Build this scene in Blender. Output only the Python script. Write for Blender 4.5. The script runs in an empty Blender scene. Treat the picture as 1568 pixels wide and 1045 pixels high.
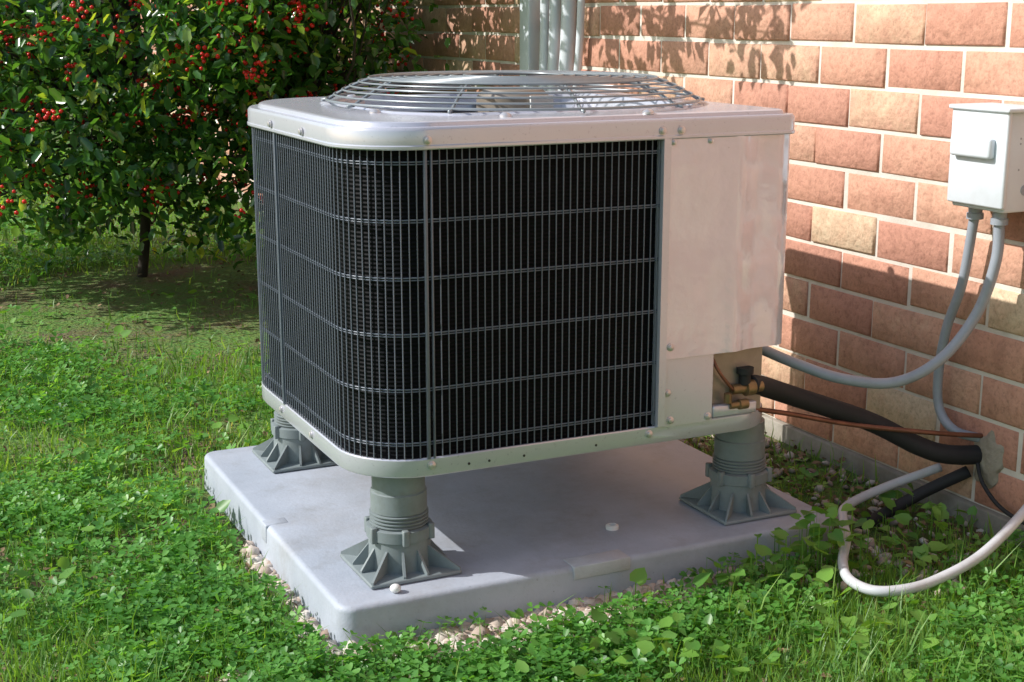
import bpy, bmesh, math, random
import numpy as np
from mathutils import Vector, Matrix
random.seed(5); rng=np.random.default_rng(7)
scene=bpy.context.scene
V=Vector
# ---------------------------------------------------------------- helpers
def link(ob,parent=None):
    scene.collection.objects.link(ob)
    if parent is not None: ob.parent=parent
    return ob
def empty(name):
    e=bpy.data.objects.new(name,None); e.empty_display_size=0.1; return link(e)
def mesh_obj(name,verts,faces,mat=None,parent=None,smooth=False):
    me=bpy.data.meshes.new(name); me.from_pydata([tuple(v) for v in verts],[],faces)
    me.validate(); me.update()
    bm=bmesh.new(); bm.from_mesh(me); bmesh.ops.recalc_face_normals(bm,faces=bm.faces); bm.to_mesh(me); bm.free()
    if smooth:
        me.polygons.foreach_set('use_smooth',[True]*len(me.polygons))
    ob=bpy.data.objects.new(name,me)
    if mat: me.materials.append(mat)
    return link(ob,parent)
def auto_smooth(ob,ang=35):
    me=ob.data
    me.polygons.foreach_set('use_smooth',[True]*len(me.polygons))
    bm=bmesh.new(); bm.from_mesh(me)
    for e in bm.edges:
        if len(e.link_faces)==2 and e.calc_face_angle(0)>math.radians(ang): e.smooth=False
    bm.to_mesh(me); bm.free()
def box(name,lo,hi,mat,parent=None,bevel=0.0,seg=2):
    bm=bmesh.new(); bmesh.ops.create_cube(bm,size=1)
    for v in bm.verts:
        v.co=V([lo[i]+(v.co[i]+.5)*(hi[i]-lo[i]) for i in range(3)])
    if bevel>0: bmesh.ops.bevel(bm,geom=bm.edges[:],offset=bevel,segments=seg,affect='EDGES',profile=.5)
    me=bpy.data.meshes.new(name); bm.to_mesh(me); bm.free()
    ob=bpy.data.objects.new(name,me); me.materials.append(mat); link(ob,parent); auto_smooth(ob,50)
    return ob
def catmull(pts,n=8):
    P=[V(p) for p in pts]; P=[P[0]*2-P[1]]+P+[P[-1]*2-P[-2]]; out=[]
    for i in range(1,len(P)-2):
        a,b,c,d=P[i-1:i+3]
        for k in range(n):
            t=k/n
            out.append(.5*((2*b)+(c-a)*t+(2*a-5*b+4*c-d)*t*t+(3*b-a-3*c+d)*t**3))
    out.append(P[-2]); return out
def tube_data(path,rad,seg=8,close=False,cap=True):
    path=[V(p) for p in path]; n=len(path); vs=[];fs=[]
    up=None
    for i,p in enumerate(path):
        if close: t=(path[(i+1)%n]-path[i-1]).normalized()
        else: t=(path[min(i+1,n-1)]-path[max(i-1,0)]).normalized()
        if up is None:
            a=V((0,0,1)) if abs(t.z)<.9 else V((1,0,0))
            up=(a-t*a.dot(t)).normalized()
        else: up=(up-t*up.dot(t)).normalized()
        s=t.cross(up); r=rad[i] if hasattr(rad,'__len__') else rad
        for k in range(seg):
            a=2*math.pi*k/seg; vs.append(p+(up*math.cos(a)+s*math.sin(a))*r)
    m=n if close else n-1
    for i in range(m):
        j=(i+1)%n
        for k in range(seg):
            l=(k+1)%seg; fs.append((i*seg+k,i*seg+l,j*seg+l,j*seg+k))
    if cap and not close:
        fs.append(tuple(range(seg-1,-1,-1))); fs.append(tuple((n-1)*seg+k for k in range(seg)))
    return vs,fs
def merge(parts):
    V_=[];F_=[]
    for vs,fs in parts:
        o=len(V_); V_+=vs; F_+=[tuple(i+o for i in f) for f in fs]
    return V_,F_
def tube(name,pts,r,mat,parent=None,n=8,seg=10,ribs=None):
    path=catmull(pts,n)
    if ribs:
        L=[0]
        for a,b in zip(path,path[1:]): L.append(L[-1]+(b-a).length)
        m=int(L[-1]/ribs)*2; xs=np.linspace(0,L[-1],m)
        arr=np.array([tuple(p) for p in path]); path=[V((np.interp(x,L,arr[:,0]),np.interp(x,L,arr[:,1]),np.interp(x,L,arr[:,2]))) for x in xs]
        rr=[r if i%2 else r*.93 for i in range(len(path))]
    else: rr=[r]*len(path)
    vs,fs=tube_data(path,rr,seg)
    return mesh_obj(name,vs,fs,mat,parent,smooth=True)
def lathe_data(profile,c,seg=32,axis='z'):
    vs=[];fs=[]
    for r,z in profile:
        for k in range(seg):
            a=2*math.pi*k/seg
            if axis=='z': vs.append(V((c[0]+r*math.cos(a),c[1]+r*math.sin(a),c[2]+z)))
            elif axis=='y': vs.append(V((c[0]+r*math.cos(a),c[1]+z,c[2]+r*math.sin(a))))
            else: vs.append(V((c[0]+z,c[1]+r*math.cos(a),c[2]+r*math.sin(a))))
    for i in range(len(profile)-1):
        for k in range(seg):
            l=(k+1)%seg; fs.append((i*seg+k,i*seg+l,(i+1)*seg+l,(i+1)*seg+k))
    fs.append(tuple(range(seg))); fs.append(tuple((len(profile)-1)*seg+k for k in range(seg)))
    return vs,fs
def lathe(name,profile,c,mat,parent=None,seg=32,axis='z'):
    vs,fs=lathe_data(profile,c,seg,axis); ob=mesh_obj(name,vs,fs,mat,parent); auto_smooth(ob); return ob
def scatter(name,tv,tf,pos,R,scale,rnd,mat,parent=None,smooth=False):
    tv=np.array(tv,float); N=len(pos); n=len(tv)
    sc=np.asarray(scale,float)
    if sc.ndim==1: sc=sc[:,None]*np.ones(3)
    vs=tv[None]*sc[:,None,:]
    vs=np.einsum('nij,nkj->nki',R,vs)+pos[:,None,:]
    me=bpy.data.meshes.new(name)
    me.vertices.add(N*n); me.vertices.foreach_set('co',vs.reshape(-1).astype(np.float32))
    lt=np.array([len(f) for f in tf]); li=np.concatenate([np.array(f) for f in tf])
    loops=(li[None]+np.arange(N)[:,None]*n).reshape(-1).astype(np.int32)
    tot=np.tile(lt,N).astype(np.int32); start=np.concatenate([[0],np.cumsum(tot)[:-1]]).astype(np.int32)
    me.loops.add(len(loops)); me.loops.foreach_set('vertex_index',loops)
    me.polygons.add(len(tot)); me.polygons.foreach_set('loop_start',start)
    try: me.polygons.foreach_set('loop_total',tot)
    except Exception: pass
    if smooth: me.polygons.foreach_set('use_smooth',np.ones(len(tot),dtype=bool))
    a=me.attributes.new('rnd','FLOAT','POINT'); a.data.foreach_set('value',np.repeat(rnd,n).astype(np.float32))
    me.materials.append(mat); me.update(calc_edges=True)
    return link(bpy.data.objects.new(name,me),parent)
def rotm(yaw,pitch,roll):
    cy,sy,cp,sp,cr,sr=np.cos(yaw),np.sin(yaw),np.cos(pitch),np.sin(pitch),np.cos(roll),np.sin(roll)
    N=len(yaw); Z=np.zeros(N);O=np.ones(N)
    A=np.stack([np.stack([cy,-sy,Z],-1),np.stack([sy,cy,Z],-1),np.stack([Z,Z,O],-1)],1)
    B=np.stack([np.stack([O,Z,Z],-1),np.stack([Z,cp,-sp],-1),np.stack([Z,sp,cp],-1)],1)
    C=np.stack([np.stack([cr,Z,sr],-1),np.stack([Z,O,Z],-1),np.stack([-sr,Z,cr],-1)],1)
    return A@B@C
# ---------------------------------------------------------------- materials
def mat(name,col,rough=.5,metal=0.0,var=.0,vscale=8.,bump=0.,bscale=60.,col2=None,spec=.5,bdist=.002,coords='Object',detail=6,stain=None):
    m=bpy.data.materials.new(name); m.use_nodes=True; nt=m.node_tree; b=nt.nodes['Principled BSDF']
    b.inputs['Roughness'].default_value=rough; b.inputs['Metallic'].default_value=metal
    b.inputs['Specular IOR Level'].default_value=spec
    tc=nt.nodes.new('ShaderNodeTexCoord')
    n=nt.nodes.new('ShaderNodeTexNoise'); n.inputs['Scale'].default_value=vscale; n.inputs['Detail'].default_value=detail; n.inputs['Roughness'].default_value=.65
    nt.links.new(tc.outputs[coords],n.inputs['Vector'])
    cr=nt.nodes.new('ShaderNodeValToRGB'); cr.color_ramp.elements[0].position=.3; cr.color_ramp.elements[1].position=.7
    c=np.array(col); c2=np.array(col2) if col2 is not None else np.clip(c*(1+var),0,1)
    c1=c*(1-var) if col2 is None else c
    cr.color_ramp.elements[0].color=(*c1,1); cr.color_ramp.elements[1].color=(*c2,1)
    nt.links.new(n.outputs['Fac'],cr.inputs['Fac']); col_out=cr.outputs['Color']
    if stain:
        for (sc_,lo_,hi_,sc_col,amt) in stain:
            ns=nt.nodes.new('ShaderNodeTexNoise'); ns.inputs['Scale'].default_value=sc_; ns.inputs['Detail'].default_value=7; ns.inputs['Roughness'].default_value=.7
            nt.links.new(tc.outputs[coords],ns.inputs['Vector'])
            rs=nt.nodes.new('ShaderNodeValToRGB'); rs.color_ramp.elements[0].position=lo_; rs.color_ramp.elements[0].color=(1,1,1,1); rs.color_ramp.elements[1].position=hi_; rs.color_ramp.elements[1].color=(*sc_col,1)
            nt.links.new(ns.outputs['Fac'],rs.inputs['Fac'])
            mx=nt.nodes.new('ShaderNodeMix'); mx.data_type='RGBA'; mx.blend_type='MULTIPLY'; mx.inputs[0].default_value=amt
            nt.links.new(col_out,mx.inputs[6]); nt.links.new(rs.outputs['Color'],mx.inputs[7]); col_out=mx.outputs[2]
    nt.links.new(col_out,b.inputs['Base Color'])
    if bump>0:
        n2=nt.nodes.new('ShaderNodeTexNoise'); n2.inputs['Scale'].default_value=bscale; n2.inputs['Detail'].default_value=5
        nt.links.new(tc.outputs[coords],n2.inputs['Vector'])
        bp=nt.nodes.new('ShaderNodeBump'); bp.inputs['Strength'].default_value=bump; bp.inputs['Distance'].default_value=bdist
        nt.links.new(n2.outputs['Fac'],bp.inputs['Height']); nt.links.new(bp.outputs['Normal'],b.inputs['Normal'])
    return m
def leafmat(name,stops,rough=.35,transl=.35,spec=.5):
    m=bpy.data.materials.new(name); m.use_nodes=True; nt=m.node_tree; b=nt.nodes['Principled BSDF']; out=nt.nodes['Material Output']
    at=nt.nodes.new('ShaderNodeAttribute'); at.attribute_name='rnd'
    cr=nt.nodes.new('ShaderNodeValToRGB')
    while len(cr.color_ramp.elements)<len(stops): cr.color_ramp.elements.new(.5)
    for e,(p,c) in zip(cr.color_ramp.elements,stops): e.position=p; e.color=(*c,1)
    nt.links.new(at.outputs['Fac'],cr.inputs['Fac']); nt.links.new(cr.outputs['Color'],b.inputs['Base Color'])
    b.inputs['Roughness'].default_value=rough; b.inputs['Specular IOR Level'].default_value=spec
    if transl>0:
        tr=nt.nodes.new('ShaderNodeBsdfTranslucent')
        mx=nt.nodes.new('ShaderNodeMix'); mx.data_type='RGBA'; mx.blend_type='MULTIPLY'; mx.inputs[0].default_value=1
        nt.links.new(cr.outputs['Color'],mx.inputs[6]); mx.inputs[7].default_value=(1.9,1.7,.6,1)
        nt.links.new(mx.outputs[2],tr.inputs['Color'])
        ms=nt.nodes.new('ShaderNodeMixShader'); ms.inputs[0].default_value=transl
        nt.links.new(b.outputs[0],ms.inputs[1]); nt.links.new(tr.outputs[0],ms.inputs[2]); nt.links.new(ms.outputs[0],out.inputs['Surface'])
    return m
M_paint=mat('painted_steel',(.61,.62,.70),.20,.35,.04,3,.25,9,bdist=.0015,stain=[(140,.60,.66,(.6,.6,.6),.5)])
M_panel=mat('painted_panel',(.69,.69,.78),.13,.35,.03,3,.8,6,bdist=.007,stain=[(90,.68,.72,(.45,.42,.4),.6),(5,.5,.75,(.86,.85,.84),.6)])
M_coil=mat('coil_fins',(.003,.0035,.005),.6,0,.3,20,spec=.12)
M_wire=mat('coated_wire',(.14,.16,.20),.3,0,.1,20)
M_guard=mat('guard_wire',(.27,.30,.32),.3,.3,.1,20)
M_riser=mat('riser_plastic',(.20,.235,.245),.5,0,.12,15,.1,80,stain=[(22,.5,.75,(.75,.7,.62),.7)])
M_pad=mat('pad_composite',(.34,.375,.44),.6,0,.0,5,.35,140,col2=(.44,.475,.55),stain=[(2.6,.48,.72,(.70,.63,.55),.8),(11,.55,.72,(.80,.77,.72),.7),(150,.64,.69,(.45,.42,.38),.6)])
M_label=mat('cast_label',(.48,.50,.54),.55,0,.05,30,.6,300,stain=[(12,.5,.7,(.8,.78,.75),.7)])
M_black=mat('foam_insulation',(.018,.018,.02),.7,0,.2,30,.3,90)
M_cond=mat('grey_conduit',(.32,.35,.40),.42,0,.08,20,stain=[(18,.5,.8,(.8,.78,.74),.7)])
M_hose=mat('white_hose',(.54,.56,.59),.4,0,.08,10,stain=[(12,.5,.75,(.75,.72,.66),.8)])
M_copper=mat('copper_line',(.22,.09,.055),.45,.4,.3,25)
M_brass=mat('brass',(.26,.18,.09),.45,.6,.3,25)
M_screw=mat('screw_steel',(.6,.58,.6),.35,.6,.1,40)
M_box=mat('box_paint',(.68,.72,.77),.4,0,.03,10,stain=[(9,.55,.8,(.85,.84,.82),.7)])
M_white=mat('white_plastic',(.75,.75,.73),.4,0,.05,20)
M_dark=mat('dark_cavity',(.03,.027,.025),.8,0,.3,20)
M_galv=mat('galvanised_plate',(.32,.27,.22),.45,.4,.2,12)
M_mortar=mat('mortar',(.62,.57,.50),.9,0,.0,9,.6,180,col2=(.74,.70,.63),stain=[(6,.5,.8,(.72,.69,.64),.7)])
M_found=mat('concrete_foundation',(.22,.19,.15),.9,0,.0,14,.6,90,col2=(.36,.33,.28))
M_patch=mat('cement_patch',(.26,.22,.17),.95,0,0,20,.9,60,col2=(.38,.34,.27),bdist=.008)
M_bark=mat('bark',(.05,.04,.03),.9,0,.3,20,.6,60)
M_berry=mat('berries',(.70,.02,.014),.25,0,.3,10)
M_clover=leafmat('clover',[(0,(.055,.17,.032)),(.45,(.11,.31,.055)),(.8,(.18,.41,.085)),(1,(.29,.50,.12))],.4,.42)
M_grass=leafmat('grass',[(0,(.08,.19,.04)),(.5,(.16,.33,.065)),(.85,(.27,.42,.10)),(1,(.46,.42,.22))],.45,.42)
M_holly=leafmat('holly_leaf',[(0,(.022,.070,.020)),(.45,(.05,.155,.036)),(.8,(.11,.27,.05)),(1,(.36,.48,.07))],.22,.42,.9)
M_hedge=leafmat('hedge_leaf',[(0,(.05,.13,.03)),(1,(.14,.27,.06))],.4,.25)
M_weed=leafmat('weed',[(0,(.08,.22,.04)),(1,(.19,.38,.065))],.4,.35)
M_litter=leafmat('leaf_litter',[(0,(.10,.06,.03)),(1,(.30,.20,.11))],.8,0)
M_stone=leafmat('pebbles',[(0,(.32,.23,.18)),(.5,(.54,.44,.37)),(1,(.68,.62,.57))],.8,0)
def brickmat():
    m=bpy.data.materials.new('brick'); m.use_nodes=True; nt=m.node_tree; b=nt.nodes['Principled BSDF']
    b.inputs['Roughness'].default_value=.88; b.inputs['Specular IOR Level'].default_value=.3
    at=nt.nodes.new('ShaderNodeAttribute'); at.attribute_name='rnd'
    cr=nt.nodes.new('ShaderNodeValToRGB')
    st=[(0,(.55,.275,.20)),(.35,(.62,.32,.225)),(.65,(.67,.385,.27)),(.83,(.72,.49,.33)),(1,(.75,.58,.40))]
    while len(cr.color_ramp.elements)<len(st): cr.color_ramp.elements.new(.5)
    for e,(p,c) in zip(cr.color_ramp.elements,st): e.position=p; e.color=(*c,1)
    tc=nt.nodes.new('ShaderNodeTexCoord')
    n=nt.nodes.new('ShaderNodeTexNoise'); n.inputs['Scale'].default_value=16; n.inputs['Detail'].default_value=9; n.inputs['Roughness'].default_value=.75
    nt.links.new(tc.outputs['Object'],n.inputs['Vector'])
    ad=nt.nodes.new('ShaderNodeMath'); ad.operation='MULTIPLY_ADD'; ad.inputs[1].default_value=.7; 
    nt.links.new(n.outputs['Fac'],ad.inputs[0]); 
    sb=nt.nodes.new('ShaderNodeMath'); sb.operation='SUBTRACT'; sb.inputs[1].default_value=.35
    nt.links.new(at.outputs['Fac'],sb.inputs[0]); nt.links.new(sb.outputs[0],ad.inputs[2])
    nt.links.new(ad.outputs[0],cr.inputs['Fac'])
    col=cr.outputs['Color']
    for sc_,lo_,c_,amt in [(120,.34,.65,.7),(28,.38,.68,.5),(2.2,.40,.78,.5)]:
        n3=nt.nodes.new('ShaderNodeTexNoise'); n3.inputs['Scale'].default_value=sc_; n3.inputs['Detail'].default_value=6; n3.inputs['Roughness'].default_value=.7
        nt.links.new(tc.outputs['Object'],n3.inputs['Vector'])
        r3=nt.nodes.new('ShaderNodeValToRGB'); r3.color_ramp.elements[0].position=lo_; r3.color_ramp.elements[0].color=(c_,c_*.97,c_*.95,1); r3.color_ramp.elements[1].position=lo_+.16; r3.color_ramp.elements[1].color=(1,1,1,1)
        nt.links.new(n3.outputs['Fac'],r3.inputs['Fac'])
        mx=nt.nodes.new('ShaderNodeMix'); mx.data_type='RGBA'; mx.blend_type='MULTIPLY'; mx.inputs[0].default_value=amt
        nt.links.new(col,mx.inputs[6]); nt.links.new(r3.outputs['Color'],mx.inputs[7]); col=mx.outputs[2]
    nt.links.new(col,b.inputs['Base Color'])
    bp=nt.nodes.new('ShaderNodeBump'); bp.inputs['Strength'].default_value=.8; bp.inputs['Distance'].default_value=.005
    n4=nt.nodes.new('ShaderNodeTexNoise'); n4.inputs['Scale'].default_value=60; n4.inputs['Detail'].default_value=8
    nt.links.new(tc.outputs['Object'],n4.inputs['Vector']); nt.links.new(n4.outputs['Fac'],bp.inputs['Height']); nt.links.new(bp.outputs['Normal'],b.inputs['Normal'])
    return m
M_brick=brickmat()
def coilmat():
    m=M_coil; nt=m.node_tree; b=nt.nodes['Principled BSDF']
    tc=nt.nodes.new('ShaderNodeTexCoord'); w=nt.nodes.new('ShaderNodeTexWave'); w.bands_direction='Z'; w.inputs['Scale'].default_value=42; w.inputs['Distortion'].default_value=.6
    nt.links.new(tc.outputs['Object'],w.inputs['Vector'])
    bp=nt.nodes.new('ShaderNodeBump'); bp.inputs['Strength'].default_value=.5; bp.inputs['Distance'].default_value=.003
    nt.links.new(w.outputs['Fac'],bp.inputs['Height']); nt.links.new(bp.outputs['Normal'],b.inputs['Normal'])
coilmat()
def groundmat():
    m=bpy.data.materials.new('lawn_soil'); m.use_nodes=True; nt=m.node_tree; b=nt.nodes['Principled BSDF']
    b.inputs['Roughness'].default_value=.95; b.inputs['Specular IOR Level'].default_value=.2
    tc=nt.nodes.new('ShaderNodeTexCoord')
    n=nt.nodes.new('ShaderNodeTexNoise'); n.inputs['Scale'].default_value=2.2; n.inputs['Detail'].default_value=9; n.inputs['Roughness'].default_value=.7
    nt.links.new(tc.outputs['Object'],n.inputs['Vector'])
    cr=nt.nodes.new('ShaderNodeValToRGB'); e=cr.color_ramp.elements
    e[0].position=.36; e[0].color=(.16,.12,.075,1); e[1].position=.54; e[1].color=(.12,.21,.05,1)
    nt.links.new(n.outputs['Fac'],cr.inputs['Fac'])
    n2=nt.nodes.new('ShaderNodeTexNoise'); n2.inputs['Scale'].default_value=60; n2.inputs['Detail'].default_value=6
    nt.links.new(tc.outputs['Object'],n2.inputs['Vector'])
    mx=nt.nodes.new('ShaderNodeMix'); mx.data_type='RGBA'; mx.blend_type='OVERLAY'; mx.inputs[0].default_value=.6
    nt.links.new(cr.outputs['Color'],mx.inputs[6]); nt.links.new(n2.outputs['Color'],mx.inputs[7])
    nt.links.new(mx.outputs[2],b.inputs['Base Color'])
    bp=nt.nodes.new('ShaderNodeBump'); bp.inputs['Strength'].default_value=1; bp.inputs['Distance'].default_value=.02
    nt.links.new(n2.outputs['Fac'],bp.inputs['Height']); nt.links.new(bp.outputs['Normal'],b.inputs['Normal'])
    return m
M_ground=groundmat()
# ---------------------------------------------------------------- ground
def gz(x,y): return .012*np.sin(x*1.7+.5)*np.cos(y*1.3)-.004
ext=np.concatenate([-np.geomspace(400,4,14),np.linspace(-3.6,3.6,37),np.geomspace(4,400,14)])
gx=ext+1; gy=ext+3
verts=[(x,y,float(gz(x,y))*(1 if abs(x)<12 and abs(y)<12 else 0)) for y in gy for x in gx]; nx=len(gx)
faces=[(j*nx+i,j*nx+i+1,(j+1)*nx+i+1,(j+1)*nx+i) for j in range(len(gy)-1) for i in range(nx-1)]
mesh_obj('ground',verts,faces,M_ground,smooth=True)
# ---------------------------------------------------------------- house
house=empty('brick_house')
XW=2.13; PZ=.095; PY=.239; Z0=.0495; MJ=.0095
cs=[]
for j in range(30):
    for i in range(-18,34):
        y0=2.665+i*PY+(PY/2 if j%2 else 0)
        cs.append((XW,y0,Z0+j*PZ)); 
cs=np.array(cs); N=len(cs)
a=PY-MJ; h=PZ-MJ; c=.004; t=.03
tv=[(0,c,c),(0,a-c,c),(0,a-c,h-c),(0,c,h-c),(c,0,0),(c,a,0),(c,a,h),(c,0,h),(t,0,0),(t,a,0),(t,a,h),(t,0,h)]
tf=[(0,3,2,1),(0,1,5,4),(1,2,6,5),(2,3,7,6),(3,0,4,7),(4,5,9,8),(5,6,10,9),(6,7,11,10),(7,4,8,11)]
pos=cs+np.stack([rng.normal(0,.0014,N),MJ/2+rng.normal(0,.0016,N),MJ/2+rng.normal(0,.0011,N)],-1)
rnd=np.clip(rng.beta(1.3,1.7,N),0,1)
scatter('brick_courses',tv,tf,pos,rotm(rng.normal(0,.003,N),rng.normal(0,.005,N),rng.normal(0,.004,N)),np.ones(N),rnd,M_brick,house)
ylo=2.665-18*PY; yhi=2.665+34*PY; ztop=Z0+30*PZ
box('mortar_backing',(XW+.005,ylo,Z0),(XW+.25,yhi,ztop),M_mortar,house)
box('foundation',(XW-.012,ylo,-.3),(XW+.25,yhi,Z0),M_found,house,.004)
M_roof=mat('roof_shingle',(.09,.085,.08),.9,0,.3,8,.5,30)
mesh_obj('roof',[(XW-.12,ylo-.1,ztop+.003),(XW-.12,yhi+.1,ztop+.003),(XW+3,yhi+.1,ztop+1.5),(XW+3,ylo-.1,ztop+1.5),(XW+6,ylo-.1,ztop),(XW+6,yhi+.1,ztop)],[(0,1,2,3),(3,2,5,4)],M_roof,house)
box('side_wall',(XW+.25,ylo,-.3),(XW+5.9,ylo+.2,ztop),M_found,house)
box('far_wall',(XW+.25,yhi-.2,-.3),(XW+5.9,yhi,ztop),M_found,house)
bm=bmesh.new(); bmesh.ops.create_icosphere(bm,subdivisions=4,radius=1)
for v in bm.verts:
    d=1+.12*math.sin(v.co.y*7+v.co.z*3)+.08*math.sin(v.co.z*11+2)
    v.co=V((XW+.006+v.co.x*.014,2.15+v.co.y*.045*d,.155+v.co.z*.065*d))
me=bpy.data.meshes.new('cement_patch'); bm.to_mesh(me); bm.free(); me.materials.append(M_patch); link(bpy.data.objects.new('cement_patch',me),house)
# ---------------------------------------------------------------- wall conduits (far)
wc=empty('wall_conduits')
box('line_cover',(XW-.05,4.245,.2),(XW-.003,4.315,2.8),M_box,wc,.006)
for k,(y,r) in enumerate([(4.17,.018),(4.10,.020),(4.01,.024),(3.93,.012)]):
    tube('conduit_%d'%k,[(XW-.03,y,.2),(XW-.03,y+.006*k,.8),(XW-.03,y-.01,1.2),(XW-.03,y,2.8)],r,M_box,wc,seg=14)
for z in (1.3,1.9): box('strap_%d'%int(z*10),(XW-.058,3.90,z),(XW-.001,4.19,z+.02),M_screw,wc,.002)
# ---------------------------------------------------------------- shared shape functions
def rrect(x0,x1,y0,y1,rs,n=10):
    out=[]
    for (cx,cy,a0,r) in [(x0,y0,math.pi,rs[0]),(x1,y0,1.5*math.pi,rs[1]),(x1,y1,0,rs[2]),(x0,y1,.5*math.pi,rs[3])]:
        sx=1 if cx==x0 else -1; sy=1 if cy==y0 else -1
        ox,oy=cx+sx*r,cy+sy*r
        for k in range(n+1):
            a=a0+k/n*math.pi/2; out.append((ox+r*math.cos(a),oy+r*math.sin(a)))
    return out
def loops_obj(name,loops,mat,parent,cap_top=True,cap_bot=True,ang=35):
    n=len(loops[0]); vs=[];fs=[]
    for L in loops: vs+=L
    for i in range(len(loops)-1):
        for k in range(n):
            l=(k+1)%n; fs.append((i*n+k,i*n+l,(i+1)*n+l,(i+1)*n+k))
    if cap_bot: fs.append(tuple(range(n)))
    if cap_top: fs.append(tuple((len(loops)-1)*n+k for k in range(n)))
    ob=mesh_obj(name,vs,fs,mat,parent); auto_smooth(ob,ang); return ob
# ---------------------------------------------------------------- pad
pad=empty('equipment_pad')
def pl(ins,z): return [(x,y,z) for x,y in rrect(.713+ins,1.778-ins,2.182+ins,3.19-ins,[.032-ins]*4,8)]
rb=.011
loops_obj('slab',[pl(-.004,-.06),pl(0,.07-rb)]+[pl(rb*(1-math.cos(a)),.07-rb+rb*math.sin(a)) for a in np.radians([18,36,54,72,90])],M_pad,pad,ang=60)
box('cast_label',(1.165,2.1785,.046),(1.285,2.225,.0718),M_label,pad,.002)
box('edge_lug',(.7105,2.64,.032),(.76,2.675,.0708),M_pad,pad,.003)
lathe('lifting_plug',[(.013,0),(.013,.008),(.008,.010),(.008,.004)],(1.33,2.33,.069),M_white,pad,20)
bm=bmesh.new(); bmesh.ops.create_icosphere(bm,subdivisions=3,radius=.010)
for v in bm.verts: v.co=V((v.co.x+.826,v.co.y+2.215,v.co.z*.8+.078))
me=bpy.data.meshes.new('stone_chip'); bm.to_mesh(me); bm.free(); me.materials.append(M_white); link(bpy.data.objects.new('stone_chip',me),pad)
# ---------------------------------------------------------------- risers
def riser(cx,cy):
    e=empty('pad_riser'); z=.071; s=.088
    box('base_flange',(cx-s,cy-s,z),(cx+s,cy+s,z+.008),M_riser,e,.003)
    prof=[(.060,.006),(.058,.030),(.057,.062),(.061,.064),(.061,.084),(.056,.086)]
    lathe('lower_sleeve',prof,(cx,cy,z),M_riser,e,40)
    prof=[(.050,.08)]
    zz=.088
    for k in range(4):
        prof+=[(.050,zz),(.0545,zz+.0015),(.0545,zz+.003),(.050,zz+.0045)]; zz+=.0065
    prof+=[(.052,zz),(.052,.150),(.049,.152),(.049,.1895)]
    lathe('threaded_post',prof,(cx,cy,z),M_riser,e,40)
    parts=[]
    for k in range(12):
        a=2*math.pi*k/12+math.pi/12; dx,dy=math.cos(a),math.sin(a)
        L=min(s/abs(dx) if abs(dx)>1e-3 else 9,s/abs(dy) if abs(dy)>1e-3 else 9)-.004
        nx_,ny_=-dy*.0022,dx*.0022
        P=[(.05,.006),(L,.006),(L,.012),(.058,.048),(.05,.048)]
        vs=[V((cx+dx*r+nx_*sg,cy+dy*r+ny_*sg,z+q)) for sg in(1,-1) for r,q in P]
        fs=[(0,1,2,3,4),(9,8,7,6,5)]+[(i,(i+1)%5,5+(i+1)%5,5+i) for i in range(5)]
        parts.append((vs,fs))
    vs,fs=merge(parts); mesh_obj('ribs',vs,fs,M_riser,e)
    for k in range(6):
        a=k*math.pi/3+.35
        x=cx+.061*math.cos(a);y=cy+.061*math.sin(a)
        box('lug_%d'%k,(x-.006,y-.006,z+.060),(x+.006,y+.006,z+.090),M_riser,e,.002)
    return e
for p in [(.878,2.328),(1.628,2.33),(.905,3.04),(1.60,3.04)]: riser(*p)
# ---------------------------------------------------------------- condenser
ac=empty('air_conditioner_condenser')
X0,X1,Y0,Y1=.778,1.662,2.24,3.04
RS=(.13,.10,.15,.20)
def lp(inset,z,rs=RS): 
    return [(x,y,z) for x,y in rrect(X0+inset,X1-inset,Y0+inset,Y1-inset,[max(r-inset,.004) for r in rs])]
loops_obj('base_pan',[lp(.10,.252),lp(.05,.252),lp(.035,.266),lp(.006,.266),lp(-.0005,.2675),lp(-.002,.270),lp(-.002,.299),lp(.0,.301),lp(.004,.301),lp(.006,.292)],M_paint,ac)
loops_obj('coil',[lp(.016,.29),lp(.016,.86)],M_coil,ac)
path=rrect(X0,X1,Y0,Y1,RS,24)
fl=path[:25]; bl=path[75:100]; br=path[50:75]
poly=[(1.372,Y0)]+fl[::-1]+bl[::-1]+br[::-1]
P2=[V((x,y,0)) for x,y in poly]; L=[0]
for p,q in zip(P2,P2[1:]): L.append(L[-1]+(q-p).length)
arr=np.array([(p.x,p.y) for p in P2])
def at(s): return np.interp(s,L,arr[:,0]),np.interp(s,L,arr[:,1])
parts=[]; pitch=.0140; s=.008
while s<L[-1]:
    x,y=at(s); parts.append(tube_data([(x,y,.302),(x,y,.848)],.00125,5,cap=False)); s+=pitch
for z in (.330,.428,.527,.626,.726,.825):
    pts=[]
    for s in np.linspace(0,L[-1],160):
        x,y=at(s); pts.append((x,y,z))
    pp=[]
    for i,p in enumerate(pts):
        a=V(pts[max(i-1,0)]);b=V(pts[min(i+1,len(pts)-1)]); t=(b-a).normalized(); nrm=V((-t.y,t.x,0))
        cxy=V((1.22,2.67,z)); 
        if nrm.dot(V(p)-cxy)<0: nrm=-nrm
        pp.append(V(p)-nrm*.0025)
    parts.append(tube_data(pp,.0015,5)); parts.append(tube_data([p+V((0,0,-.0042)) for p in pp],.0011,5))
vs,fs=merge(parts); mesh_obj('wire_grille',vs,fs,M_wire,ac,smooth=True)
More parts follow.
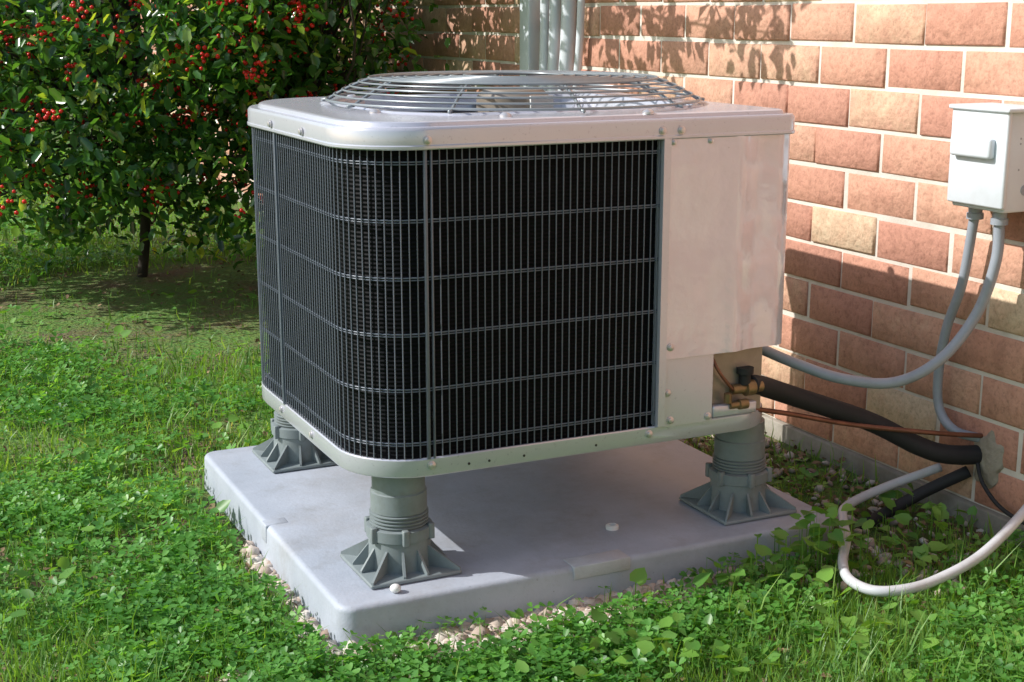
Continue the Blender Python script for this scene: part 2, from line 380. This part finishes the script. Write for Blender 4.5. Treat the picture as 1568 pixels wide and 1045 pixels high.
for nm,(x,y),w in [('strap_1',(.903,Y0-.001),.006),('strap_2',(X0-.001,2.70),.006),('strap_3',(.914,Y0-.001),.003)]:
    if x<.8: box(nm,(x-.003,y-w/2,.300),(x+.003,y+w/2,.85),M_wire,ac,.001)
    else: box(nm,(x-w/2,y-.003,.300),(x+w/2,y+.003,.85),M_wire,ac,.001)
CX,CY=1.262,2.645
cl=rrect(X0-.008,X1+.008,Y0-.010,Y1+.008,(.135,.025,.03,.205),16)
def inset(d,z):
    out=[]
    for x,y in cl:
        v=V((CX-x,CY-y,0)).normalized()*d; out.append((x+v.x,y+v.y,z))
    return out
def circ(r,z):
    out=[]
    for x,y in cl:
        v=V((x-CX,y-CY,0)).normalized()*r; out.append((CX+v.x,CY+v.y,z))
    return out
R0=.392; CT=.883
loops=[inset(.02,.846),inset(.001,.846),inset(-.001,.848),inset(-.001,.852),inset(.001,.854),inset(.001,.877),inset(.0022,.880),inset(.005,CT),inset(.022,CT+.0005),inset(.025,CT+.007),inset(.030,CT+.009)]
def mixl(a,b,t): return [tuple(p*(1-t)+q*t for p,q in zip(u,v)) for u,v in zip(a,b)]
A=inset(.034,CT+.009); B=circ(R0,CT+.010)
loops+=[A,mixl(A,B,.5),B,circ(R0-.004,CT+.013),circ(R0-.020,CT+.013),circ(R0-.026,CT+.004),circ(R0-.03,.80)]
cap=loops_obj('top_cap',loops,M_paint,ac,cap_top=False,cap_bot=False)
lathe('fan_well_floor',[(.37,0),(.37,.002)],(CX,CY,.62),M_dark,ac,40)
parts=[]
def ring(r,z,wr,n=72): return tube_data([(CX+r*math.cos(2*math.pi*k/n),CY+r*math.sin(2*math.pi*k/n),z) for k in range(n)],wr,6,close=True)
Rg=.378
def gzr(r):
    if r<=.29: return .948-.004*(r/.29)**2
    t=(r-.29)/(Rg-.29); return .944-(.944-.903)*t**1.3
rr=[.378,.362,.345,.33,.312,.292,.268,.244,.22,.196,.172,.148,.124,.10]
for r in rr: parts.append(ring(r,gzr(r),.0027 if r in(.378,.292,.10) else .0021))
for k in range(10):
    a=2*math.pi*k/10+.2
    pts=[(CX+r*math.cos(a),CY+r*math.sin(a),gzr(min(r,Rg))-.004) for r in [.39,.375,.36,.345,.33,.312,.292,.25,.2,.15,.10]]
    parts.append(tube_data(pts,.0032,6))
vs,fs=merge(parts); mesh_obj('fan_guard',vs,fs,M_guard,ac,smooth=True)
lathe('motor',[(.0,.0),(.075,0),(.075,.13),(.06,.145),(.0,.147)],(CX,CY,.775),M_galv,ac,32)
box('motor_label',(CX+.0,CY-.082,.86),(CX+.05,CY-.0755,.91),M_white,ac)
parts=[]
for k in range(4):
    a0=k*math.pi/2+.5; vs=[];fs=[]; nr,na=6,8
    for i in range(nr):
        r=.07+.28*i/(nr-1)
        for j in range(na):
            a=a0+(j/(na-1))*(.95); vs.append(V((CX+r*math.cos(a),CY+r*math.sin(a),.80+.07*(j/(na-1))+.01*math.sin(j))))
    for i in range(nr-1):
        for j in range(na-1): fs.append((i*na+j,i*na+j+1,(i+1)*na+j+1,(i+1)*na+j))
    parts.append((vs,fs))
vs,fs=merge(parts); M_blade=mat('fan_blade',(.42,.45,.50),.35,.5,.05,10); mesh_obj('fan_blades',vs,fs,M_blade,ac,smooth=True)
yf=Y0-.008
prof=[(1.370,Y0+.02),(1.370,yf+.002),(1.372,yf),(1.450,yf+.0006),(1.522,yf-.0004),(1.531,yf-.0022),(1.542,yf-.0018),(1.556,yf+.0022),(1.574,yf+.0078),(1.590,yf+.0105),(1.606,yf+.0108),(1.630,yf+.0112),(1.655,yf+.0130),(1.664,yf+.020),(1.666,yf+.030),(1.666,2.70)]
def vert_sheet(name,prof,z0,z1,mat,sm=40):
    zs=[z0,z0+.002,z1]; vs=[];fs=[];n=len(prof)
    for z in zs: vs+=[(x,y,z) for x,y in prof]
    vs+=[(x-.0,y+.012,z0) for x,y in prof]
    for i in range(len(zs)-1):
        for k in range(n-1): fs.append((i*n+k,i*n+k+1,(i+1)*n+k+1,(i+1)*n+k))
    for k in range(n-1): fs.append((k,k+1,3*n+k+1,3*n+k))
    ob=mesh_obj(name,vs,fs,mat,ac); auto_smooth(ob,sm); return ob
vert_sheet('service_panel',prof,.432,.848,M_panel)
vert_sheet('panel_strip',[(1.369,Y0+.015),(1.369,Y0-.0105),(1.384,Y0-.0105),(1.384,Y0+.01)],.302,.848,M_paint)
vert_sheet('lower_panel',[(1.3845,Y0-.004),(1.494,Y0-.004),(1.497,Y0-.001),(1.497,Y0+.05)],.298,.431,M_paint)
box('compartment_bottom',(1.39,Y0+.006,.436),(1.655,2.70,.440),M_dark,ac)
box('valve_plate',(1.40,Y0+.0135,.303),(1.62,Y0+.0155,.435),M_galv,ac)
box('valve_bracket',(1.4975,Y0-.004,.302),(1.60,Y0+.012,.325),M_paint,ac,.003)
lathe('suction_valve',[(.010,0),(.010,.03),(.016,.031),(.016,.05),(.011,.052),(.011,.07)],(1.545,Y0+.005,.352),M_brass,ac,16,'x')
lathe('suction_nut',[(.012,0),(.012,.02),(.017,.022),(.017,.034)],(1.575,Y0+.005,.36),M_black,ac,16)
lathe('liquid_valve',[(.007,0),(.007,.02),(.010,.021),(.010,.04)],(1.535,Y0-.005,.323),M_brass,ac,16,'x')
lathe('liquid_cap',[(.008,0),(.008,.018),(.005,.020)],(1.53,Y0-.005,.33),M_brass,ac,16)
tube('inner_pipe',[(1.50,Y0+.01,.42),(1.512,Y0-.002,.39),(1.545,Y0+.0,.352)],.0035,M_copper,ac)
sc=[]
def screw(x,y,z,ax='y',r=.0055):
    sc.append(lathe_data([(r*1.4,0),(r*1.4,-.0015),(r,-.002),(r,-.0045),(r*.6,-.0055)],(x,y,z),12,ax))
yc=Y0-.0095
for x in (.905,1.365,1.405): screw(x,yc,.862)
for x in (1.39,1.47): screw(x,yf,.84,r=.004)
screw(1.386+.008,yf,.455); screw(1.392,Y0-.004,.365); screw(1.40,Y0-.004,.31); screw(1.485,Y0-.004,.308)
for x in (.908,1.355): screw(x,Y0-.002,.288)
for y in (2.50,2.70): screw(X0-.009,y,.862,'x') ; screw(X0-.002,y+.02,.285,'x')
vs,fs=merge(sc); o=mesh_obj('screws',vs,fs,M_screw,ac); auto_smooth(o)
hs=[]
for x in (.98,1.02,1.09,1.24): hs.append(lathe_data([(.0025,0),(.0025,-.0006)],(x,Y0-.002,.281),10,'y'))
vs,fs=merge(hs); mesh_obj('drain_holes',vs,fs,M_dark,ac)
parts=[]
for a in (-2.05,-1.35,-2.7,.0,.8,2.2):
    parts.append(lathe_data([(.011,0),(.011,.004),(.006,.008),(.003,.009)],(CX+.398*math.cos(a),CY+.398*math.sin(a),CT+.008),12))
vs,fs=merge(parts); o=mesh_obj('guard_clips',vs,fs,M_screw,ac); auto_smooth(o)
# ---------------------------------------------------------------- disconnect box
db=empty('disconnect_box')
box('enclosure',(2.034,2.062,.692),(XW+.003,2.205,.885),M_box,db,.004)
box('cover',(2.024,2.057,.70),(2.036,2.210,.889),M_box,db,.004)
box('rain_hood',(2.018,2.050,.885),(XW,2.215,.894),M_box,db,.003)
box('latch',(2.008,2.085,.795),(2.026,2.195,.835),M_box,db,.006,3)
kn=[lathe_data([(.011,0),(.011,-.0015),(.009,-.002)],(2.085,2.0625,z),20,'y') for z in (.735,)]
kn+=[lathe_data([(.0022,0),(.0022,-.0008)],(2.065,2.0625,z),8,'y') for z in (.835,.825,.775)]
vs,fs=merge(kn); mesh_obj('knockouts',vs,fs,M_cond,db)
for x,y in ((2.085,2.19),(2.07,2.107)):
    lathe('fitting',[(.017,0),(.017,.012),(.014,.013),(.014,.03)],(x,y,.663),M_cond,db,18)
# ---------------------------------------------------------------- lines
cf=empty('flexible_conduit')
tube('conduit_run',[(2.07,2.107,.68),(2.07,2.108,.589),(2.05,2.129,.48),(1.98,2.147,.389),(1.90,2.186,.341),(1.81,2.239,.346),(1.74,2.30,.371),(1.67,2.35,.405),(1.62,2.38,.43)],.0115,M_cond,cf,12,12,ribs=.003)
cf2=empty('flexible_conduit')
tube('conduit_run',[(2.085,2.19,.68),(2.09,2.217,.528),(2.09,2.253,.425),(2.09,2.269,.322),(2.09,2.259,.245),(2.095,2.215,.207),(2.14,2.176,.192)],.0105,M_cond,cf2,12,12,ribs=.003)
ls=empty('refrigerant_line')
tube('insulated_line',[(1.59,2.25,.355),(1.62,2.262,.349),(1.73,2.281,.306),(1.90,2.258,.24),(2.0,2.215,.185),(2.06,2.19,.165),(2.15,2.172,.158)],.0205,M_black,ls,10,14)
ls2=empty('copper_pipe')
tube('liquid_line',[(1.55,2.235,.322),(1.58,2.25,.31),(1.70,2.27,.278),(1.85,2.25,.241),(2.0,2.19,.221),(2.14,2.172,.20)],.0052,M_copper,ls2,10,8)
hs=empty('drain_hose')
tube('hose',[(2.1,2.254,.113),(1.976,2.293,.07),(1.862,2.268,.055),(1.80,2.20,.055),(1.745,2.12,.052),(1.665,2.03,.050),(1.625,1.96,.048),(1.63,1.90,.048),(1.68,1.875,.050),(1.757,1.88,.052),(1.879,1.895,.075),(2.03,1.944,.12),(2.14,1.985,.17)],.0098,M_hose,hs,12,12)
cb=empty('black_cable')
tube('cable',[(2.12,2.17,.15),(2.105,2.13,.11),(2.10,2.06,.075),(2.11,1.95,.06),(2.14,1.85,.04)],.0045,M_black,cb,8,8)
dp=empty('drain_pipe')
tube('pipe',[(1.88,2.24,.015),(1.97,2.26,.03),(2.05,2.24,.07),(2.12,2.19,.12)],.013,M_black,dp,8,10)
# ---------------------------------------------------------------- lawn
pad_lo=np.array([.70,2.17]); pad_hi=np.array([1.79,3.2])
def keep(p,margin=0.):
    x,y=p[:,0],p[:,1]
    inpad=(x>pad_lo[0]-margin)&(x<pad_hi[0]+margin)&(y>pad_lo[1]-margin)&(y<pad_hi[1]+margin)
    return (~inpad)&(x<XW-.02)
def noise2(x,y,s,seed=0):
    return .5+.5*np.sin(x*s*1.3+seed+1.7*np.sin(y*s*.9+seed*2))*np.cos(y*s*1.1-seed+1.3*np.sin(x*s*.8))
def sample(n,r0=1.5,r1=12):
    u=rng.random(n); r=r0*(r1/r0)**u
    az=np.radians(rng.uniform(0,52,n)); p=np.stack([r*np.sin(az),r*np.cos(az)],-1)
    return p[keep(p)]
def bare(p):
    x,y=p[:,0],p[:,1]
    d=np.sqrt(((x-1.25)/1.1)**2+((y-5.3)/1.0)**2)
    k=np.clip((d-.75)*3,0.03,1)
    k*=np.where(x>1.8,np.where(y>2.02,.22,.8),1)
    dx=np.maximum(np.maximum(pad_lo[0]-x,x-pad_hi[0]),0); dy=np.maximum(np.maximum(pad_lo[1]-y,y-pad_hi[1]),0); dd=np.hypot(dx,dy)
    front=(y<2.19)&(x>.82)&(x<1.45)
    wdt=np.where(front,.03+.07*noise2(x,y,9,2),.0+.02*noise2(x,y,11,2))
    g=np.clip((dd-wdt)/.04,.12,1)
    return k*g*(.4+.6*np.clip((noise2(x,y,3.1,1)*.6+noise2(x,y,8.3,4)*.4-.15)*4,0,1))
bt=[(-.5,0,0),(.5,0,0),(.36,.12,.55),(-.36,.12,.55),(0,.42,1)]; bf=[(0,1,2,3),(3,2,4)]
p=sample(150000); p=p[rng.random(len(p))<bare(p)]; N=len(p)
r=np.hypot(p[:,0],p[:,1]); 
hgt=rng.gamma(6,.0062,N)*(.7+.6*noise2(p[:,0],p[:,1],5,3)); wid=rng.uniform(.0022,.0042,N)*(.6+.2*r)
scl=np.stack([wid,hgt*rng.uniform(.4,1.8,N),hgt],-1)
pos=np.stack([p[:,0],p[:,1],gz(p[:,0],p[:,1])-.003],-1)
lawn=empty('lawn_grass')
rn=np.clip(rng.beta(2,2.6,N)*.9+.15*(rng.random(N)<.08)+.35*(noise2(p[:,0],p[:,1],1.2,5)-.5),0,1)
scatter('grass_blades',bt,bf,pos,rotm(rng.uniform(0,6.28,N),rng.normal(0,.35,N),rng.normal(0,.2,N)),scl,rn,M_grass,lawn)
cv=[];cfc=[]
for k in range(3):
    a=k*2.094; R_=np.array([[math.cos(a),-math.sin(a)],[math.sin(a),math.cos(a)]])
    base=[(0,.04,0),(-.30,.45,.05),(-.42,.85,.10),(-.2,1.08,.06),(0,.98,-.02),(.2,1.08,.06),(.42,.85,.10),(.30,.45,.05)]
    o=len(cv)
    for x,y,z in base:
        q=R_@np.array([x,y]); cv.append((q[0],q[1],z+.12*y))
    cfc+=[(o,o+1,o+2,o+3,o+4),(o+4,o+5,o+6,o+7,o)]
o=len(cv); cv+=[(-.03,0,0),(.03,0,0),(.05,.1,-3.),(-.05,.1,-3.)]; cfc.append((o,o+1,o+2,o+3))
p=sample(95000); cl_d=noise2(p[:,0],p[:,1],2.3,9)*.6+noise2(p[:,0],p[:,1],6.3,2)*.4
p=p[(rng.random(len(p))<bare(p))&(rng.random(len(p))<np.clip((cl_d-.25)*2.4,.05,1))]; N=len(p)
r=np.hypot(p[:,0],p[:,1]); s=rng.uniform(.007,.0175,N)*(.8+.1*r)
pos=np.stack([p[:,0],p[:,1],gz(p[:,0],p[:,1])+rng.uniform(.015,.050,N)],-1)
rn=np.clip(rng.beta(2.2,2.2,N)+.35*(noise2(p[:,0],p[:,1],1.6,4)-.5),0,1)
scatter('clover',cv,cfc,pos,rotm(rng.uniform(0,6.28,N),rng.normal(0,.3,N),rng.normal(0,.3,N)),s,rn,M_clover,lawn)
p=sample(6000); q=np.stack([rng.uniform(1.8,2.1,700),rng.uniform(1.95,3.6,700)],-1); p=np.concatenate([p,q]); N=len(p)
pos=np.stack([p[:,0],p[:,1],gz(p[:,0],p[:,1])+rng.uniform(.003,.02,N)],-1)
lv=[(0,0,0),(-.35,.35,.1),(-.3,.8,.05),(0,1.2,0),(.3,.8,.12),(.35,.35,.08)]; lf=[(0,1,2,3),(3,4,5,0)]
scatter('leaf_litter',lv,lf,pos,rotm(rng.uniform(0,6.28,N),rng.normal(0,.4,N),rng.normal(0,.4,N)),rng.uniform(.008,.022,N),rng.random(N),M_litter,lawn)
wv=[(0,0,0),(-.35,-.12,.05),(-.55,.25,.10),(-.42,.7,.06),(0,1.15,-.12),(.42,.7,.06),(.55,.25,.10),(.35,-.12,.05)]
wf=[(0,1,2,3,4),(4,5,6,7,0)]
pw=[]
def wclump(x,y,n,sp,zh):
    for _ in range(n): pw.append((x+random.gauss(0,sp),y+random.gauss(0,sp),random.uniform(.02,zh)))
wclump(1.62,2.13,54,.045,.12); wclump(1.50,2.12,26,.05,.08); wclump(1.70,2.11,44,.035,.12); wclump(1.53,2.02,22,.05,.06)
wclump(1.97,2.12,26,.05,.09); wclump(1.88,2.02,20,.06,.06); wclump(1.40,2.08,22,.06,.05); wclump(1.95,2.3,14,.06,.06)
wclump(1.15,1.90,24,.09,.05); wclump(.95,1.92,14,.07,.04); wclump(1.55,1.80,30,.10,.05); wclump(1.3,1.85,26,.1,.05)
for _ in range(26): wclump(random.uniform(.2,2.05),random.uniform(1.5,5.5),12,.07,.05)
pw=np.array(pw); pw=pw[keep(pw[:,:2],.005)]; N=len(pw)
wd=empty('broadleaf_weeds')
scatter('weed_leaves',wv,wf,pw,rotm(rng.uniform(0,6.28,N),rng.normal(.15,.4,N),rng.normal(0,.35,N)),rng.uniform(.014,.032,N),rng.random(N),M_weed,wd)
sv=[(-.0012,0,0),(.0012,0,0),(.0012,0,-1),(-.0012,0,-1)]
scatter('weed_stems',sv,[(0,1,2,3)],pw,rotm(rng.uniform(0,6.28,N),np.zeros(N),np.zeros(N)),np.stack([np.ones(N),np.ones(N),pw[:,2]],-1),rng.random(N),M_weed,wd)
bm=bmesh.new(); bmesh.ops.create_icosphere(bm,subdivisions=1,radius=1); pv=[tuple(v.co) for v in bm.verts]; pf=[tuple(v.index for v in f.verts) for f in bm.faces]; bm.free()
pp=[]
for _ in range(4200):
    if random.random()<.9: pp.append((random.gauss(1.12,.24),2.18-abs(random.gauss(0,.055))))
    else: pp.append((.712-abs(random.gauss(0,.018)),random.uniform(2.2,2.75)))
for _ in range(300): pp.append((random.uniform(1.8,2.1),random.uniform(1.9,3)))
pp=np.array(pp); N=len(pp); s=rng.gamma(6,.0012,N)+.001
pos=np.stack([pp[:,0],pp[:,1],gz(pp[:,0],pp[:,1])+s*.3+.003],-1)
gr=empty('gravel'); scatter('pebbles',pv,pf,pos,rotm(rng.uniform(0,6.28,N),rng.normal(0,.5,N),rng.normal(0,.5,N)),np.stack([s,s*1.3,s*.7],-1),rng.random(N),M_stone,gr,smooth=True)
# ---------------------------------------------------------------- foliage builder
hl=[(0,0,0),(-.24,.22,.09),(-.22,.42,.08),(-.27,.68,.10),(0,1.05,-.05),(.27,.68,.10),(.22,.42,.08),(.24,.22,.09)]
hf=[(0,1,2,3,4),(4,5,6,7,0)]
def blob_points(c,r,n,shell=.35):
    d=rng.normal(size=(n,3)); d/=np.linalg.norm(d,axis=1)[:,None]
    q=rng.random(n)**shell
    return np.array(c)+d*q[:,None]*np.array(r)
def foliage(parent,blobs,per,sig,lsize,mat_,name='leaves',zmin=.12,xmax=2.09):
    C=np.concatenate([blob_points(c,r,n) for c,r,n in blobs]); C=C[(C[:,2]>zmin)&(C[:,0]<xmax)]
    P=np.repeat(C,per,0)+rng.normal(0,sig,(len(C)*per,3)); tone=np.repeat(rng.normal(0,.16,len(C)),per)
    k=(P[:,2]>zmin*.6)&(P[:,0]<xmax); P=P[k]; tone=tone[k]
    N=len(P)
    rn=np.clip(rng.random(N)*.75+.08+tone+(rng.random(N)<.08)*.3,0,1)
    scatter(name,hl,hf,P,rotm(rng.uniform(0,6.28,N),rng.normal(-.4,.7,N),rng.normal(0,.6,N)),rng.uniform(lsize*.6,lsize*1.15,N),rn,mat_,parent)
    return C
bush=empty('holly_bush')
blobs=[((1.0,5.9,1.1),(1.05,.85,1.02),760),((1.72,5.35,1.2),(.45,.55,.95),380),((.2,6.6,1.1),(1.1,.9,1.02),540),((1.33,4.98,1.04),(.30,.28,.22),130),((.75,5.45,.75),(.6,.5,.5),210),((1.5,5.4,.6),(.5,.5,.5),240),((1.6,4.55,1.45),(.35,.45,.30),120)]
C=foliage(bush,blobs,12,.050,.054,M_holly)
# outer shoots overhanging towards the wall
Ct=[]
for _ in range(46):
    y=random.choice([3.12,3.2,3.3,3.5,3.62,3.75,3.9,4.05,4.2])+random.gauss(0,.05); x=random.uniform(1.35,1.75)
    Ct.append((x,y,1.0+.83*(XW-x)+random.gauss(.02,.07)))
Ct=np.array(Ct); Ct=Ct[Ct[:,2]>1.27]
P=np.repeat(Ct,8,0)+rng.normal(0,.030,(len(Ct)*8,3)); N=len(P)
scatter('shoot_leaves',hl,hf,P,rotm(rng.uniform(0,6.28,N),rng.normal(-.4,.7,N),rng.normal(0,.6,N)),rng.uniform(.04,.065,N),rng.random(N),M_holly,bush)
parts=[]; base=V((1.12,5.95,-.02))
parts.append(tube_data(catmull([base,base+V((.02,-.03,.3)),base+V((-.03,0,.7)),base+V((.05,-.1,1.3))],5),.022,7))
parts.append(tube_data(catmull([(.5,6.6,-.02),(.48,6.6,.4),(.4,6.5,1.),(.3,6.4,1.5)],5),.025,7))
parts.append(tube_data(catmull([(1.7,5.5,-.02),(1.68,5.48,.4),(1.7,5.4,1.),(1.6,5.3,1.7)],5),.02,7))
parts.append(tube_data(catmull([(1.6,5.3,1.7),(1.55,4.8,1.72),(1.5,4.2,1.66),(1.5,3.7,1.58),(1.55,3.15,1.50)],5),np.linspace(.012,.002,21),5))
for q in Ct:
    yy=min(max(q[1]+.12,3.2),4.3); s0=V((1.51,yy,1.50+(yy-3.15)*.14)); parts.append(tube_data([s0,(s0+V(q))/2+V((0,0,.02)),V(q)],[.003,.002,.0012],4,cap=False))
for i in rng.choice(len(C),300,replace=False):
    c=V(C[i]); st=min([V((1.12,5.93,.3+.9*random.random())),V((.45,6.55,.4+.8*random.random())),V((1.69,5.45,.3+1.1*random.random()))],key=lambda q:(q-c).length)
    mid=(st+c)/2+V((random.gauss(0,.06),random.gauss(0,.06),random.gauss(0,.06)))
    parts.append(tube_data(catmull([st,mid,c],3),np.linspace(.009,.0025,7),4,cap=False))
vs,fs=merge(parts); mesh_obj('branches',vs,fs,M_bark,bush,smooth=True)
nb=460; bi=rng.choice(len(C),nb,replace=False); cb0=C[bi]+(np.array([-.12,-.32,.05]))*rng.random((nb,1))*.6
BP=np.repeat(cb0,13,0)+rng.normal(0,.024,(nb*13,3))
sel=BP[:,2]>.35; BP=BP[sel]; N=len(BP)
scatter('berries',pv,pf,BP,rotm(rng.uniform(0,6,N),np.zeros(N),np.zeros(N)),rng.uniform(.0065,.009,N),rng.random(N),M_berry,bush,smooth=True)
ft=empty('distant_trees')
bl=[]
for k in range(12):
    bl.append(((-6+k*2.4+random.uniform(-.6,.6),random.uniform(22,27),random.uniform(1.6,2.6)),(1.9,1.4,random.uniform(2,3)),150))
foliage(ft,bl,6,.25,.42,M_hedge,zmin=.2,xmax=99)
parts=[tube_data([(b[0][0],b[0][1],-.1),(b[0][0]+.1,b[0][1],2.5)],.12,7) for b in bl]
vs,fs=merge(parts); mesh_obj('trunks',vs,fs,M_bark,ft)
# ---------------------------------------------------------------- light
d=V((.745,-.25,-.618)).normalized()
sun=bpy.data.lights.new('sun','SUN'); sun.energy=5; sun.angle=math.radians(.5); sun.color=(1,.975,.93)
so=bpy.data.objects.new('sun',sun); so.rotation_euler=d.to_track_quat('-Z','Y').to_euler(); link(so); so.location=(-5,4,6)
w=bpy.data.worlds.new('World'); scene.world=w; w.use_nodes=True; nt=w.node_tree
bg=nt.nodes['Background']; sk=nt.nodes.new('ShaderNodeTexSky'); sk.sky_type='NISHITA'; sk.sun_disc=False
sk.sun_elevation=math.asin(-d.z); sk.sun_rotation=math.atan2(-d.x,-d.y); sk.dust_density=1.5; sk.air_density=1.5
nt.links.new(sk.outputs[0],bg.inputs[0]); bg.inputs[1].default_value=.15
# ---------------------------------------------------------------- camera
cam=bpy.data.cameras.new('camera'); cam.lens=50; cam.sensor_width=36; cam.clip_end=1500; cam.clip_start=.05
co=bpy.data.objects.new('camera',cam); co.location=(0,0,1.07); co.rotation_euler=(math.radians(90-12.98),0,math.radians(-25.46)); link(co); scene.camera=co
scene.view_settings.view_transform='Standard'; scene.view_settings.look='None'; scene.view_settings.exposure=0
